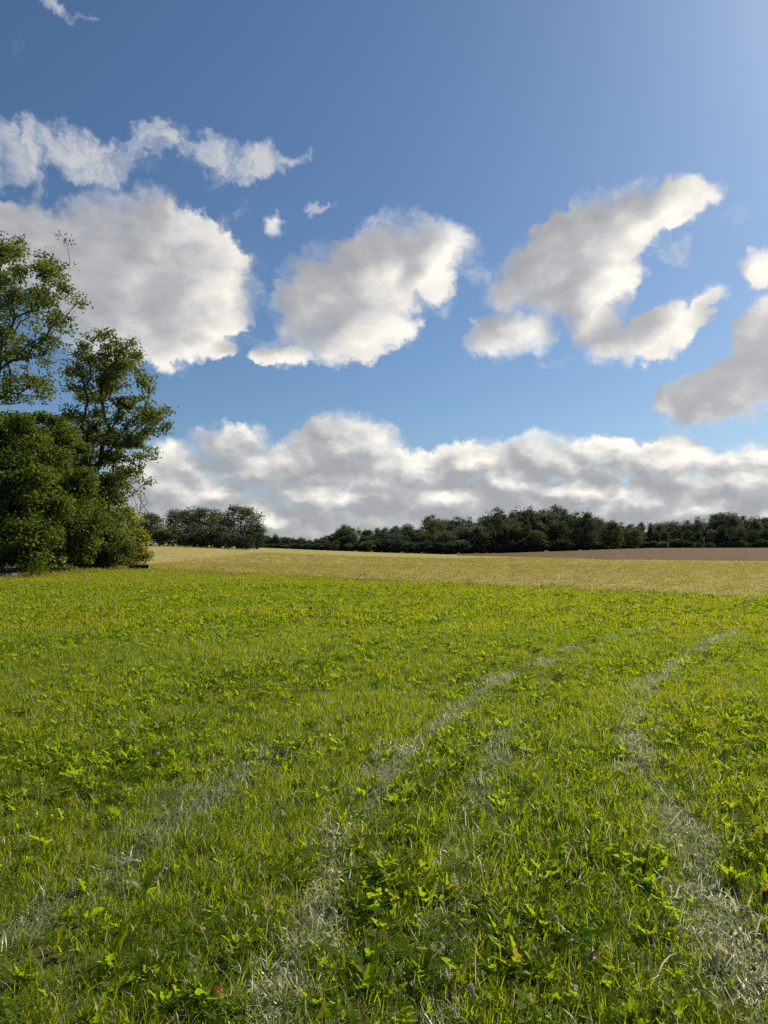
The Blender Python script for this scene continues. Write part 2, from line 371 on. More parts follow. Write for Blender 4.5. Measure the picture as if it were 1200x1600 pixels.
def tubes(name, pos, par, tip_ids, r_tip, r_base, mat, sides=5, flare=1.0):
    n = len(pos); cnt = np.zeros(n); cnt[tip_ids] += 1
    for i in range(n - 1, 0, -1): cnt[par[i]] += cnt[i]
    cnt = np.maximum(cnt, 1); ex = math.log(r_base / r_tip) / math.log(max(cnt[0], 2))
    rad = r_tip * cnt ** ex
    i = np.arange(1, n); p = par[1:]
    a, b = pos[p], pos[i]; d = b - a; ln = np.linalg.norm(d, axis=1); ok = ln > 1e-4
    a, b, d, ln, i, p = a[ok], b[ok], d[ok], ln[ok], i[ok], p[ok]
    d = d / ln[:, None]
    ref = np.where(np.abs(d[:, 2:3]) > .9, [[1., 0, 0]], [[0., 0, 1]])
    u = np.cross(d, ref); u /= np.linalg.norm(u, axis=1)[:, None]; w = np.cross(d, u)
    th = np.arange(sides) * 2 * math.pi / sides
    ring = u[:, None] * np.cos(th)[None, :, None] + w[:, None] * np.sin(th)[None, :, None]
    ra = np.minimum(rad[p], rad[i] * 1.35)[:, None, None]; ra = np.where((p == 0)[:, None, None], rad[0] * flare, ra)
    V = np.concatenate([a[:, None] + ring * ra, b[:, None] + ring * rad[i][:, None, None]], 1).reshape(-1, 3)
    m = len(a); base = (np.arange(m) * 2 * sides)[:, None, None]; k = np.arange(sides); k2 = (k + 1) % sides
    q = np.stack([k, k2, k2 + sides, k + sides], -1)[None] + base
    return mesh_from(name, V, q.reshape(-1, 4), 4, mat, smooth=True)
def in_blobs(blobs, n, rng=RNG, shell=.5):
    """n points spread through ellipsoids (x,y,z,rx,ry,rz), pushed to the outside by shell"""
    B = np.array(blobs, float); vol = B[:, 3] * B[:, 4] * B[:, 5]
    k = rng.choice(len(B), n, p=vol / vol.sum())
    d = rng.normal(size=(n, 3)); d /= np.linalg.norm(d, axis=1)[:, None]
    r = rng.uniform(0, 1, n) ** (1 / 3); r = r * (1 - shell) + shell * np.maximum(r, rng.uniform(.75, 1, n))
    return B[k, :3] + d * r[:, None] * B[k, 3:]
def make_plant(name, loc, trunk, blobs, ntips, leaves_per, leaf, crad, mat, label, cat, rng, r_tip=.012, r_base=.22, bf=.35, shell=.45,
               group=None, wob=.08, extra=None, trunk_mat='bark', up=.35, seg=.6, gam=3.0):
    root = empty(name, loc); tag(root, label, cat, group)
    tips = in_blobs(blobs, ntips, rng, shell)
    tips = tips[tips[:, 2] > .25]
    pos, par, tid = grow(trunk, tips, bf, seg, wob, rng)
    tr = link('trunk', tubes(name + '_trunk', pos, par, tid, r_tip, r_base, M[trunk_mat], 6, 1.25), root)
    n = len(tips)
    w = rng.gamma(gam, 1 / gam, n)
    cnt = np.maximum(3, (leaves_per * w)).astype(int)
    k = np.repeat(np.arange(n), cnt)
    off = np.clip(rng.normal(size=(len(k), 3)), -1.7, 1.7) * crad * rng.uniform(.7, 1.25, n)[k][:, None]; off[:, 2] *= .62
    cen = tips[k] + off
    if extra is not None: cen = np.concatenate([cen, extra])
    cen = cen[cen[:, 2] > .05]
    link('crown', leaf_mesh(name + '_crown', cen, leaf, M[mat], up, .55, rng), root)
    return root

def blob_px(px, py, rpx, rpy, y, ry, base):
    """an ellipsoid at distance y that covers the given part of the picture; coordinates relative to base"""
    c = at_dist(px, py, y); s = y / F
    return (c[0] - base[0], c[1] - base[1], c[2] - base[2], rpx * s, ry, rpy * s)

# tall airy tree at the left edge
b0 = np.array([-23.5, 42.0, 0.0])
bl = [blob_px(x, y, rx, ry, d, dep, b0) for x, y, rx, ry, d, dep in [
    (30, 428, 68, 52, 42, 2.2), (85, 400, 34, 36, 41, 1.3), (-60, 405, 100, 70, 43, 2.6), (45, 505, 70, 45, 41, 2.0), (105, 478, 40, 24, 40.5, 1.2),
    (-40, 500, 100, 70, 43, 2.6), (10, 590, 70, 60, 42, 2.4), (62, 545, 30, 26, 41, 1.3), (35, 610, 48, 34, 42, 1.6), (-120, 560, 110, 100, 44, 2.8), (60, 455, 50, 35, 40, 1.2)]]
make_plant('tall_tree', b0, [(0, 0, -.2), (0, 0, 2), (.15, .1, 5), (.1, 0, 8), (.3, -.1, 11)], bl, 600, 62, .20, .28, 'leaf_ash',
           'tall airy green tree at the left edge, the highest in the picture', 'tree', np.random.default_rng(11), .011, .30, .28, .35)
# lower spreading tree whose branches reach right over the field
b1 = np.array([-20.9, 51.5, 0.0])
bl = [blob_px(x, y, rx, ry, d, dep, b1) for x, y, rx, ry, d, dep in [
    (165, 560, 62, 44, 51, 2.2), (200, 590, 38, 55, 50.5, 1.8), (145, 595, 45, 40, 52, 2.2), (225, 650, 45, 32, 50, 1.6), (180, 660, 75, 45, 51, 2.4),
    (120, 690, 70, 50, 52, 2.4), (205, 705, 36, 34, 50.5, 1.6), (195, 758, 40, 28, 50, 1.6), (150, 740, 60, 40, 51.5, 2.2), (255, 660, 22, 24, 50, 1.0)]]
make_plant('spreading_tree', b1, [(0, 0, -.2), (.1, 0, 1.6), (.35, -.1, 3.4), (.6, -.2, 5.2), (.7, -.3, 7)], bl, 500, 60, .21, .28, 'leaf_oak',
           'spreading green tree with dark open branches reaching right above the yellow-green bush', 'tree', np.random.default_rng(12), .012, .27, .30, .4)
# dense bushes under the trees
def bush(name, base, items, ntips, lp, leaf, crad, mat, label, seed, shell=.75, **kw):
    base = np.array(base, float)
    bl = [blob_px(x, y, rx, ry, d, dep, base) for x, y, rx, ry, d, dep in items]
    return make_plant(name, base, [(0, 0, -.1), (.05, 0, .5), (0, .1, 1.0)], bl, ntips, lp, leaf, crad, mat, label, 'bush',
                      np.random.default_rng(seed), .010, .10, .5, shell, 'bushes along the left edge of the meadow', gam=1.4, **kw)
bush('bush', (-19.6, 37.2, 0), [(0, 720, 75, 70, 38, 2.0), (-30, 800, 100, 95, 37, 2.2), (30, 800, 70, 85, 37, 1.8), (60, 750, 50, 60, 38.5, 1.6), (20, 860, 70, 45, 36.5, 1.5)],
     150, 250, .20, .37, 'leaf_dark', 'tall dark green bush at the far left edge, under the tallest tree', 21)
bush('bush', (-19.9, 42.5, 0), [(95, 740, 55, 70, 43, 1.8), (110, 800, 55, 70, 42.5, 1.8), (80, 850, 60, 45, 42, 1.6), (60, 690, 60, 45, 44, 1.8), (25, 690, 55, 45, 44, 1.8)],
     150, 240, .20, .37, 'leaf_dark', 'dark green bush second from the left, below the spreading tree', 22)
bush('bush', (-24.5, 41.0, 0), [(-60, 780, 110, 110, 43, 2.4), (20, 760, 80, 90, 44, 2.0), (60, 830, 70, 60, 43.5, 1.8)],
     220, 150, .24, .42, 'leaf_dark', 'added light-blocking bush behind the tall dark bush at the far left edge', 26)  # added to block sky light showing through gaps in the front bushes
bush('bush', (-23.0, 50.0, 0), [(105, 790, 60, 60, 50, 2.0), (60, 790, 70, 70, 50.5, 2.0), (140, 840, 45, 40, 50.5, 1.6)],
     200, 140, .24, .42, 'leaf_dark', 'added light-blocking bush behind the second dark bush, under the spreading tree', 27)  # added backing, keeps the sky from shining between the leaves in front
bush('bush', (-19.4, 48.0, 0), [(150, 800, 40, 45, 48, 1.7), (140, 848, 55, 38, 47.5, 1.7), (120, 790, 45, 40, 48.5, 1.7), (170, 850, 40, 36, 47.5, 1.5)],
     175, 170, .20, .35, 'leaf_oak', 'mid green bush between the dark bushes and the yellow-green bush', 23)
bush('bush', (-18.5, 52.2, 0), [(192, 830, 24, 36, 52, 1.2), (205, 852, 21, 30, 51.6, 1.1), (176, 856, 30, 28, 51.5, 1.2), (214, 866, 13, 18, 51.6, .8)],
     230, 110, .18, .29, 'leaf_hazel', 'yellow-green bush at the right end of the row of bushes, above the log', 24)
make_plant('bare_shrub', np.array([-18.2, 56.5, 0]), [(0, 0, -.1), (0, 0, .8), (.1, 0, 1.6)],
           [blob_px(212, 790, 20, 26, 56.5, .9, np.array([-18.2, 56.5, 0])), blob_px(205, 810, 18, 20, 56.5, .9, np.array([-18.2, 56.5, 0]))], 70, 4, .12, .16, 'leaf_hazel',
           'half bare grey twiggy shrub behind the yellow-green bush', 'shrub', np.random.default_rng(25), .014, .07, .6, .6, trunk_mat='twig')

# ---- far trees: a few kinds of crown, each copy with its own trunk and crown
def far_kind(kind, seed):
    rng = np.random.default_rng(seed)
    if kind == 'round':
        h = 12.0; bl = [(0, 0, 6.4, 4.2, 4.2, 4.6), (1.5, .5, 8.6, 2.8, 2.8, 2.6), (-1.8, -.3, 7.8, 2.8, 2.8, 2.8), (.2, 0, 10.0, 2.2, 2.2, 1.8), (2.6, 0, 5, 2.4, 2.4, 2.6), (-2.6, 0, 4.4, 2.4, 2.4, 2.4), (0, 0, 2.6, 3.4, 3.4, 2.2)]
        nt, lp, cr = 210, 34, .62
    elif kind == 'tall':
        h = 14.0; bl = [(0, 0, 5, 2.6, 2.6, 4.2), (.3, 0, 8.5, 2.1, 2.1, 3.4), (-.2, 0, 11.4, 1.2, 1.2, 2.0), (-.1, 0, 13.4, .5, .5, 1.2), (.9, .2, 10.2, 1.2, 1.2, 1.3), (-1.2, 0, 9, 1.2, 1.2, 1.4), (0, 0, 2.4, 2.5, 2.5, 2.0)]
        nt, lp, cr = 170, 30, .48
    elif kind == 'pine':
        h = 11.0; bl = [(0, 0, 4.4, 2.5, 2.5, 3.8), (.2, 0, 8.0, 1.9, 1.9, 2.0), (-.3, .2, 9.7, 1.0, 1.0, 1.2), (1.2, 0, 8.9, .9, .9, .7), (0, 0, 2.2, 2.8, 2.8, 2.0)]
        nt, lp, cr = 160, 32, .44
    elif kind == 'airy':
        h = 13.0; bl = [(0, 0, 7.5, 2.8, 2.8, 4.4), (1.2, 0, 10.6, 1.6, 1.6, 1.7), (-1.3, 0, 9.6, 1.7, 1.7, 1.8), (.1, 0, 12.0, 1.0, 1.0, 1.0), (0, 0, 3, 2.6, 2.6, 2.4)]
        nt, lp, cr = 150, 22, .50
    elif kind == 'flat':
        h = 11.5; bl = [(0, 0, 8.6, 4.4, 3.4, 2.0), (2.4, 0, 9.6, 2.4, 2.2, 1.3), (-2.2, 0, 9.2, 2.4, 2.2, 1.4), (0, 0, 5, 3.0, 3.0, 3.0), (0, 0, 2.5, 3.2, 3.2, 2.2)]
        nt, lp, cr = 190, 30, .55
    else:  # low shrub
        h = 4.5; bl = [(0, 0, 1.9, 3.0, 2.4, 1.9), (1.2, 0, 2.9, 1.7, 1.6, 1.3), (-1.3, 0, 2.6, 1.6, 1.6, 1.4)]
        nt, lp, cr = 120, 32, .40
    tips = in_blobs(bl, nt, rng, .6); tips = tips[tips[:, 2] > .5]
    tk = [(0, 0, -.4), (.05, 0, h * .15), (0, .1, h * .35), (.1, 0, h * .55)]
    pos, par, tid = grow(tk, tips, .4, 1.4, .06, rng)
    tm = tubes('far_trunk_' + kind, pos, par, tid, .03, .20 if h > 6 else .09, M['bark'], 4, 1.3)
    w = rng.gamma(3.0, 1 / 3.0, len(tips)); cnt = np.maximum(3, lp * w).astype(int); k = np.repeat(np.arange(len(tips)), cnt)
    off = rng.normal(size=(len(k), 3)) * cr; off[:, 2] *= .65
    cen = tips[k] + off; cen = cen[cen[:, 2] > .1]
    top = np.percentile(cen[:, 2], 99.7)
    return tm, cen, top, rng
FAR = {}
def far_mesh(kind, var, mat):
    key = (kind, var, mat)
    if key not in FAR:
        tm, cen, top, rng = far_kind(kind, 100 + sum(map(ord, kind)) + 17 * var)
        FAR[key] = (tm, leaf_mesh('far_crown_%s' % kind, cen, .42, M[mat], .4, .7, rng), top)
    return FAR[key]
NV = 0
def far_tree(name, px, top_py, dist, kind, var, mat, label, cat, group=None, wide=1.0):
    global NV
    tm, cm, top = far_mesh(kind, var, mat)
    p = at_dist(px, top_py, dist); zb = float(terrain(p[0], p[1]))
    s = max(.25, (p[2] - zb) / top)
    NV += 1
    root = empty(name, (p[0], p[1], zb), random.uniform(0, 6.28), (s * wide, s * wide, s))
    tag(root, label, cat, group)
    link('trunk', tm, root); link('crown', cm, root)
    return root

# left clump
LC = 'clump of trees on the left skyline'
far_tree('clump_tree', 236, 802, 128, 'round', 0, 'leaf_far_b', 'green rounded tree just right of the yellow-green bush, leftmost of the skyline clump', 'tree', LC, 1.3)
far_tree('clump_tree', 284, 795, 138, 'round', 1, 'leaf_far_c', 'grey-green rounded tree second from the left in the skyline clump', 'tree', LC, 1.25)
far_tree('clump_tree', 318, 793, 142, 'round', 2, 'leaf_far_b', 'broad green tree in the middle of the skyline clump', 'tree', LC, 1.3)
far_tree('clump_tree', 340, 797, 146, 'tall', 0, 'leaf_far_a', 'narrower dark tree behind the middle of the skyline clump', 'tree', LC, 1.6)
far_tree('clump_tree', 377, 791, 136, 'round', 3, 'leaf_far_c', 'large round-topped grey-green tree at the right end of the skyline clump', 'tree', LC, 1.25)
far_tree('clump_tree', 400, 818, 137, 'round', 1, 'leaf_far_a', 'lower dark tree leaning against the right end of the skyline clump', 'tree', LC, 1.0)
for px, py, m, lb in [(262, 824, 'leaf_far_b', 'low green shrub in front of the leftmost skyline tree'), (290, 833, 'leaf_far_b', 'low green shrub below the second tree of the skyline clump'),
                      (330, 821, 'leaf_far_c', 'pale twiggy shrub in front of the middle of the skyline clump'), (352, 830, 'leaf_far_c', 'rounded grey-green shrub right of the pale twiggy one'),
                      (310, 838, 'leaf_far_a', 'small dark shrub at the foot of the skyline clump'), (383, 836, 'leaf_far_a', 'dark shrub at the foot of the large round-topped tree')]:
    far_tree('skyline_shrub', px, py, 126, 'shrub', px % 3, m, lb, 'shrub', 'shrubs under the skyline clump', 1.0)

# forest edge
TOPX = [405, 425, 450, 480, 505, 520, 540, 558, 575, 600, 630, 655, 672, 690, 720, 750, 775, 800, 830, 855, 875, 905, 925, 945, 975, 1010, 1040, 1070, 1100, 1130, 1160, 1200, 1260, 1340]
TOPY = [838, 836, 840, 843, 838, 835, 820, 824, 829, 824, 819, 826, 806, 812, 806, 805, 797, 800, 795, 793, 792, 800, 806, 814, 817, 816, 813, 813, 808, 804, 806, 806, 805, 806]
def top_at(x): return float(np.interp(x, TOPX, TOPY))
special = [
    (541, 820, 205, 'round', 4, 'leaf_far_b', 'rounded paler tree rising above the low dark row left of centre', .8),
    (672, 805, 206, 'airy', 0, 'leaf_far_c', 'airy tree that starts the tall part of the forest, just right of centre', 1.1),
    (636, 818, 207, 'airy', 1, 'leaf_far_a', 'open dark tree just left of where the forest grows tall', 1.0),
    (776, 794, 212, 'tall', 1, 'leaf_far_a', 'slim pointed tree standing out of the middle of the tall forest', 1.0),
    (828, 791, 212, 'airy', 2, 'leaf_far_c', 'loose-crowned grey-green tree near the top of the tall forest', 1.0),
    (872, 790, 210, 'tall', 2, 'leaf_far_a', 'highest pointed tree of the forest skyline', 1.2),
    (838, 829, 192, 'round', 2, 'leaf_far_b', 'pale green low rounded tree at the front of the tall forest', 1.3),
    (805, 824, 195, 'round', 3, 'leaf_far_b', 'brighter green small tree at the front of the forest, left of the pale rounded one', 1.0),
    (955, 815, 188, 'round', 0, 'leaf_far_b', 'broad paler green tree, left one of the pair standing forward above the brown field', 1.0),
    (990, 826, 187, 'round', 1, 'leaf_far_b', 'lower paler green tree, right one of the pair standing forward above the brown field', 1.05),
    (912, 801, 190, 'round', 4, 'leaf_far_a', 'big dark rounded tree beside the paler trees above the brown field', .85),
    (1132, 801, 208, 'flat', 0, 'leaf_far_c', 'flat-topped spreading tree above the dark forest row on the right', 1.1),
    (430, 834, 196, 'tall', 0, 'leaf_far_a', 'small dark pointed tree first in the low row right of the skyline clump', 1.2)]
for px, py, d, k, v, m, lb, wd in special: far_tree('forest_tree', px, py, d, k, v, m, lb, 'tree', 'trees of the forest edge', wd)
def section(px):
    if px < 530: return ['pine', 'round', 'tall', 'pine'], ['leaf_far_a', 'leaf_far_a', 'leaf_far_b']
    if px < 660: return ['pine', 'airy', 'round', 'pine'], ['leaf_far_a', 'leaf_far_a', 'leaf_far_c']
    if px < 935: return ['tall', 'airy', 'round', 'tall'], ['leaf_far_a', 'leaf_far_a', 'leaf_far_c', 'leaf_far_b']
    return ['pine', 'round', 'tall', 'airy'], ['leaf_far_a', 'leaf_far_a', 'leaf_far_a', 'leaf_far_c']
LAND = [(470, 'right of the skyline clump'), (541, 'left of the rounded paler tree'), (655, 'right of the rounded paler tree'), (776, 'left of the slim tree'),
        (872, 'right of the slim tree'), (935, 'past the highest tree'), (1020, 'behind the forward pale trees'),
        (1132, 'left of the flat-topped tree'), (2000, 'right of the flat-topped tree')]
SHAPE = {'pine': 'bushy', 'round': 'rounded', 'tall': 'pointed', 'airy': 'open', 'shrub': 'low'}
TONE = {'leaf_far_a': 'dark', 'leaf_far_b': 'paler green', 'leaf_far_c': 'grey-green'}
WHERE = ['on the forest skyline', 'halfway up the forest', 'at the foot of the forest']
ORD = ['', 'second ', 'third ', 'fourth ', 'fifth ', 'sixth ', 'seventh ', 'eighth ', 'ninth ']
rs = random.Random(5); seen = {}; spots = []
for row, (dist, step, drop) in enumerate([(214, 15, 0), (205, 17, 7), (197, 18, 17)]):
    px = 404 + row * 5
    while px < 1290:
        kinds, mats = section(px)
        tp = top_at(px); dens = .62 if px < 540 else 1.0
        py = min(tp + drop * (868 - tp) / 62 + rs.uniform(-2.0, 5.0), 847)
        if not (row == 2 and 925 < px < 1015): spots.append((px, py, dist + rs.uniform(-3, 3), rs.choice(kinds), rs.randrange(3), rs.choice(mats), row, rs.uniform(.85, 1.15) * (1.25 if row == 2 else 1)))
        px += step * rs.uniform(.75, 1.25) * dens
px = 410
while px < 1270:
    spots.append((px, 849 if px < 560 else rs.uniform(842, 849), 192 + rs.uniform(-1.5, 2), 'shrub', rs.randrange(3), rs.choice(['leaf_far_a', 'leaf_far_a', 'leaf_far_a', 'leaf_far_b']), 2, 1.3)); px += rs.uniform(13, 21)
for px, py, dist, kd, var, mt, row, wd in spots:
    lb = '%s %s tree %s, %s' % (TONE[mt], SHAPE[kd], WHERE[row], next(t for x, t in LAND if px < x))
    k = seen.get(lb, 0); seen[lb] = k + 1
    if len((ORD[k] + lb).replace('-', ' ').split()) > 16: lb = lb.replace('at the foot of the forest', 'at the forest foot').replace('on the forest skyline', 'on the skyline')
    far_tree('forest_tree', px, py, dist, kd, var, mt, ORD[k] + lb, 'tree', 'trees of the forest edge', wd * (1.3 if px < 540 else 1))
# ------------------------------------------------------------------ scatter of grass and ground cover
def proto_collection(name, meshes):
    c = bpy.data.collections.new(name)
    for i, me in enumerate(meshes):
        c.objects.link(bpy.data.objects.new('%s_%02d' % (name, i), me))
    return c
def scatter(name, pts, rot, scl, idx, coll, label, cat):
    me = bpy.data.meshes.new(name + '_points'); n = len(pts)
    me.vertices.add(n); me.vertices.foreach_set('co', np.asarray(pts, np.float32).ravel())
    for nm, ty, fld, arr in (('rot', 'FLOAT_VECTOR', 'vector', rot), ('scl', 'FLOAT_VECTOR', 'vector', scl)):
        a = me.attributes.new(nm, ty, 'POINT'); a.data.foreach_set(fld, np.asarray(arr, np.float32).ravel())
    a = me.attributes.new('idx', 'INT', 'POINT'); a.data.foreach_set('value', np.asarray(idx, np.int32))
    o = link(name, me); tag(o, label, cat, kind='stuff')
    ng = bpy.data.node_groups.new(name + '_scatter', 'GeometryNodeTree')
    ng.interface.new_socket('Geometry', in_out='INPUT', socket_type='NodeSocketGeometry')
    ng.interface.new_socket('Geometry', in_out='OUTPUT', socket_type='NodeSocketGeometry')
    T = NT(ng); gi = T.n('NodeGroupInput'); go = T.n('NodeGroupOutput')
    ci = T.n('GeometryNodeCollectionInfo'); ci.inputs['Collection'].default_value = coll
    ci.inputs['Separate Children'].default_value = True; ci.inputs['Reset Children'].default_value = True
    def attr(nm, ty):
        nd = T.n('GeometryNodeInputNamedAttribute', data_type=ty); nd.inputs['Name'].default_value = nm; return nd.outputs[0]
    er = T.n('FunctionNodeEulerToRotation', {0: attr('rot', 'FLOAT_VECTOR')})
    ip = T.n('GeometryNodeInstanceOnPoints', {'Points': gi.outputs[0], 'Instance': ci.outputs[0], 'Pick Instance': True, 'Instance Index': attr('idx', 'INT'),
                                              'Rotation': er.outputs[0], 'Scale': attr('scl', 'FLOAT_VECTOR')})
    ng.links.new(ip.outputs[0], go.inputs[0])
    md = o.modifiers.new('scatter', 'NODES'); md.node_group = ng
    return o
def blades(name, n, rad, hmin, hmax, width, lean, mats, second=0.0, along=False, seed=0, flat=0.0, curl=.6):
    """a tuft: n blades of grass, each a bent tapering strip of 5 faces"""
    g = np.random.default_rng(seed)
    r = rad * np.sqrt(g.uniform(0, 1, n)); a = g.uniform(0, 2 * math.pi, n)
    root = np.stack([r * np.cos(a), r * np.sin(a), np.full(n, -.01)], 1)
    h = g.uniform(hmin, hmax, n) * g.choice([1, 1, 1, .6], n)
    dirn = g.normal(0, .45, n) + g.choice([0, math.pi], n) if along else g.uniform(0, 2 * math.pi, n)
    ln = np.abs(g.normal(lean, lean * .5, n)); ln = np.clip(ln, 0, 1.5)
    out = np.stack([np.cos(dirn), np.sin(dirn), np.zeros(n)], 1)
    tw = dirn + math.pi / 2 + g.normal(0, .7, n); sd = np.stack([np.cos(tw), np.sin(tw), np.zeros(n)], 1)
    w = width * g.uniform(.6, 1.3, n)
    V = []
    cum = root.copy(); ang = ln * .35 + flat
    for k in range(4):
        t = k / 3; wk = (w * (1.0, .95, .7, 0.0)[k])[:, None] * .5
        if k == 3: V.append(cum[:, None])
        else: V.append(np.stack([cum - sd * wk, cum + sd * wk], 1))
        if flat: ang = np.clip(ang + g.normal(0, .25, n), .9, 1.62)
        cum = cum + (out * np.sin(ang)[:, None] + np.array([0, 0, 1.])[None] * np.cos(ang)[:, None]) * (h / 3)[:, None]
        if flat: cum[:, 2] = np.maximum(cum[:, 2], .004)
        ang = ang + ln * curl
    V = np.concatenate(V, 1).reshape(-1, 3)           # 7 verts per blade
    b = np.arange(n)[:, None] * 7
    fl = np.concatenate([b + [0, 1, 3, 2], b + [2, 3, 5, 4], b + [4, 5, 6]], 1)
    lt = np.tile([4, 4, 3], n); mi = np.repeat((g.uniform(0, 1, n) < second).astype(int), 3)
    return mesh_from(name, V, fl.ravel(), lt, mats, mi, smooth=True)
def leaf_strip(g, L, W, lobes, arch, tw=0.0):
    """a broad weed leaf along +x, bending up then over; returns verts, faces (quads) of a lobed strip"""
    ns = 9; V = []; cum = np.array([0., 0, 0]); ang = arch[0]
    for k in range(ns):
        t = k / (ns - 1)
        w = W * (math.sin(math.pi * min(1, .12 + t * .88) ** 1.35)) + .0015
        if lobes and 0 < k < ns - 1: w *= (1.12 if k % 2 else .52)
        if k == 0: w = W * .12
        if k == ns - 1: w = .001
        mid = cum.copy(); side = np.array([0, math.cos(tw * t), math.sin(tw * t)]) * w
        rise = np.array([-math.sin(ang), 0, math.cos(ang)]) * w * .25
        back = np.array([-.35 * w if lobes and k % 2 else 0, 0, 0])
        V += [mid - side + rise + back, mid, mid + side + rise + back]
        ang2 = arch[0] + (arch[1] - arch[0]) * t
        cum = cum + np.array([math.cos(ang2), 0, math.sin(ang2)]) * L / (ns - 1); ang = ang2
    Fc = []
    for k in range(ns - 1):
        b = k * 3; Fc += [(b, b + 1, b + 4, b + 3), (b + 1, b + 2, b + 5, b + 4)]
    return np.array(V), np.array(Fc)
def rosette(name, seed, n, L, W, mats, lobes=True, yel=.04):
    g = np.random.default_rng(seed); Vs, Fs, mi, off = [], [], [], 0
    for i in range(n):
        a = i * 2.4 + g.normal(0, .35); l = L * g.uniform(.6, 1.25); up = g.uniform(.75, 1.5)
        V, Fc = leaf_strip(g, l, W * g.uniform(.7, 1.2), lobes and g.uniform() < .9, (up, up - g.uniform(.1, .9)), g.normal(0, .5))
        c, s = math.cos(a), math.sin(a); Rm = np.array([[c, -s, 0], [s, c, 0], [0, 0, 1]])
        Vs.append(V @ Rm.T + [g.normal(0, .008), g.normal(0, .008), 0]); Fs.append(Fc + off); off += len(V)
        mi += [int(g.uniform() < yel)] * len(Fc)
    return mesh_from(name, np.concatenate(Vs), np.concatenate(Fs), 4, mats, mi, smooth=True)
def clover(name, seed, n, mats):
    g = np.random.default_rng(seed); V = []; fl = []; mi = []
    for i in range(n):
        c = np.array([g.normal(0, .05), g.normal(0, .05), g.uniform(.02, .075)]); a0 = g.uniform(0, 6.28); tl = g.normal(0, .35, 2); s = g.uniform(.008, .016)
        for j in range(3):
            a = a0 + j * 2.094; u = np.array([math.cos(a), math.sin(a), 0]); w = np.array([-math.sin(a), math.cos(a), 0])
            q = np.array([c, c + u * s * .8 + w * s * .7, c + u * s * 1.7, c + u * s * .8 - w * s * .7])
            q[:, 2] += (q[:, 0] - c[0]) * tl[0] + (q[:, 1] - c[1]) * tl[1]
            b = len(V); V += list(q); fl += [b, b + 1, b + 2, b + 3]; mi.append(int(i % 17 == 0))
    return mesh_from(name, np.array(V), fl, 4, mats, mi)

GR = proto_collection('grass_tuft', [blades('grass_tuft', 58, .10, .045, .115, .0042, .75, [M['grass'], M['straw']], .05, seed=i) for i in range(7)] +
                                    [blades('grass_tuft_long', 34, .09, .08, .17, .0036, .95, [M['grass'], M['straw']], .09, seed=20 + i) for i in range(3)])
GF = proto_collection('grass_far', [blades('grass_far', 34, .19, .05, .125, .0105, .7, [M['grass_far'], M['straw']], .04, seed=40 + i) for i in range(6)])
WD = proto_collection('weed', [rosette('weed', 60 + i, 7 + i % 4, (.075, .095, .115)[i % 3], (.011, .013, .016)[i % 3], [M['weed'], M['weed_yellow']], True) for i in range(7)] +
                              [clover('weed_small', 80 + i, 34, [M['weed'], M['weed_yellow']]) for i in range(4)])
ST = proto_collection('dry_tuft', [blades('dry_tuft', 34, .10, .05, .13, .0060, 1.15, [M['straw'], M['cut']], .50, seed=90 + i) for i in range(5)])
LY = proto_collection('lying_grass', [blades('lying_grass', 40, .12, .06, .15, .0050, .12, [M['cut'], M['straw']], .25, along=True, seed=110 + i, flat=1.30, curl=.1) for i in range(5)])
SB = proto_collection('stubble_tuft', [blades('stubble_tuft', 26, .30, .04, .12, .016, .6, [M['stubble'], M['grass_far']], .10, seed=130 + i) for i in range(5)])

# strips in the meadow: dead grass and combed cut grass left by wheels and mower (positions on the ground, metres)
def strip(pts): return np.array([on_ground(*p)[:2] for p in pts])
DEAD = [(strip([(400, 1680), (440, 1540), (490, 1420), (555, 1300), (605, 1225), (650, 1165), (720, 1105), (800, 1055), (900, 1015), (1010, 985), (1100, 962)]), .105),
        (strip([(1260, 1680), (1180, 1520), (1120, 1400), (1060, 1300), (1010, 1220), (985, 1150), (1005, 1085), (1060, 1035), (1120, 1000), (1200, 970)]), .125)]
FLAT = [(strip([(-60, 1500), (60, 1440), (180, 1355), (260, 1300), (340, 1240), (400, 1195), (450, 1165)]), .15),
        (strip([(640, 1680), (670, 1560), (700, 1450), (720, 1370), (740, 1290), (770, 1200), (800, 1130)]), .17)]
def strip_dist(P, poly):
    best = np.full(len(P), 1e9); dr = np.zeros(len(P))
    for a, b in zip(poly[:-1], poly[1:]):
        d = b - a; t = np.clip(((P - a) @ d) / (d @ d), 0, 1); q = a + t[:, None] * d
        dd = np.linalg.norm(P - q, axis=1); m = dd < best; best[m] = dd[m]; dr[m] = math.atan2(d[1], d[0])
    return best, dr
def smooth_noise(P, scale, seed):
    g = np.random.default_rng(seed); out = 0
    for k in range(5):
        a = g.uniform(0, 6.28); f = scale * g.uniform(.6, 1.7)
        out = out + np.sin(P[:, 0] * f * math.cos(a) + P[:, 1] * f * math.sin(a) + g.uniform(0, 6.28))
    return out / 5 * 1.4
def wedge(n_per, y0, y1, margin=1.2, rng=RNG, k=.56):
    area = k * (y1 ** 2 - y0 ** 2) + 2 * margin * (y1 - y0); n = int(area * n_per)
    y = np.sqrt(rng.uniform(y0 ** 2, y1 ** 2, n)); x = rng.uniform(-1, 1, n) * (k * y + margin)
    return np.stack([x, y], 1)
HEDGE_X = -17.6
def meadow_only(P, soft=1.5, rng=RNG):
    t = edge_t(P[:, 0], P[:, 1]); wob = .6 * smooth_noise(P, .9, 3)
    ok = (t + wob + rng.normal(0, soft, len(P)) < 0) & (P[:, 0] > HEDGE_X + .3 * rng.normal(size=len(P)) )
    return ok
def finish(P, dz=0.0): return np.concatenate([P, (terrain(P[:, 0], P[:, 1]) + dz)[:, None]], 1)
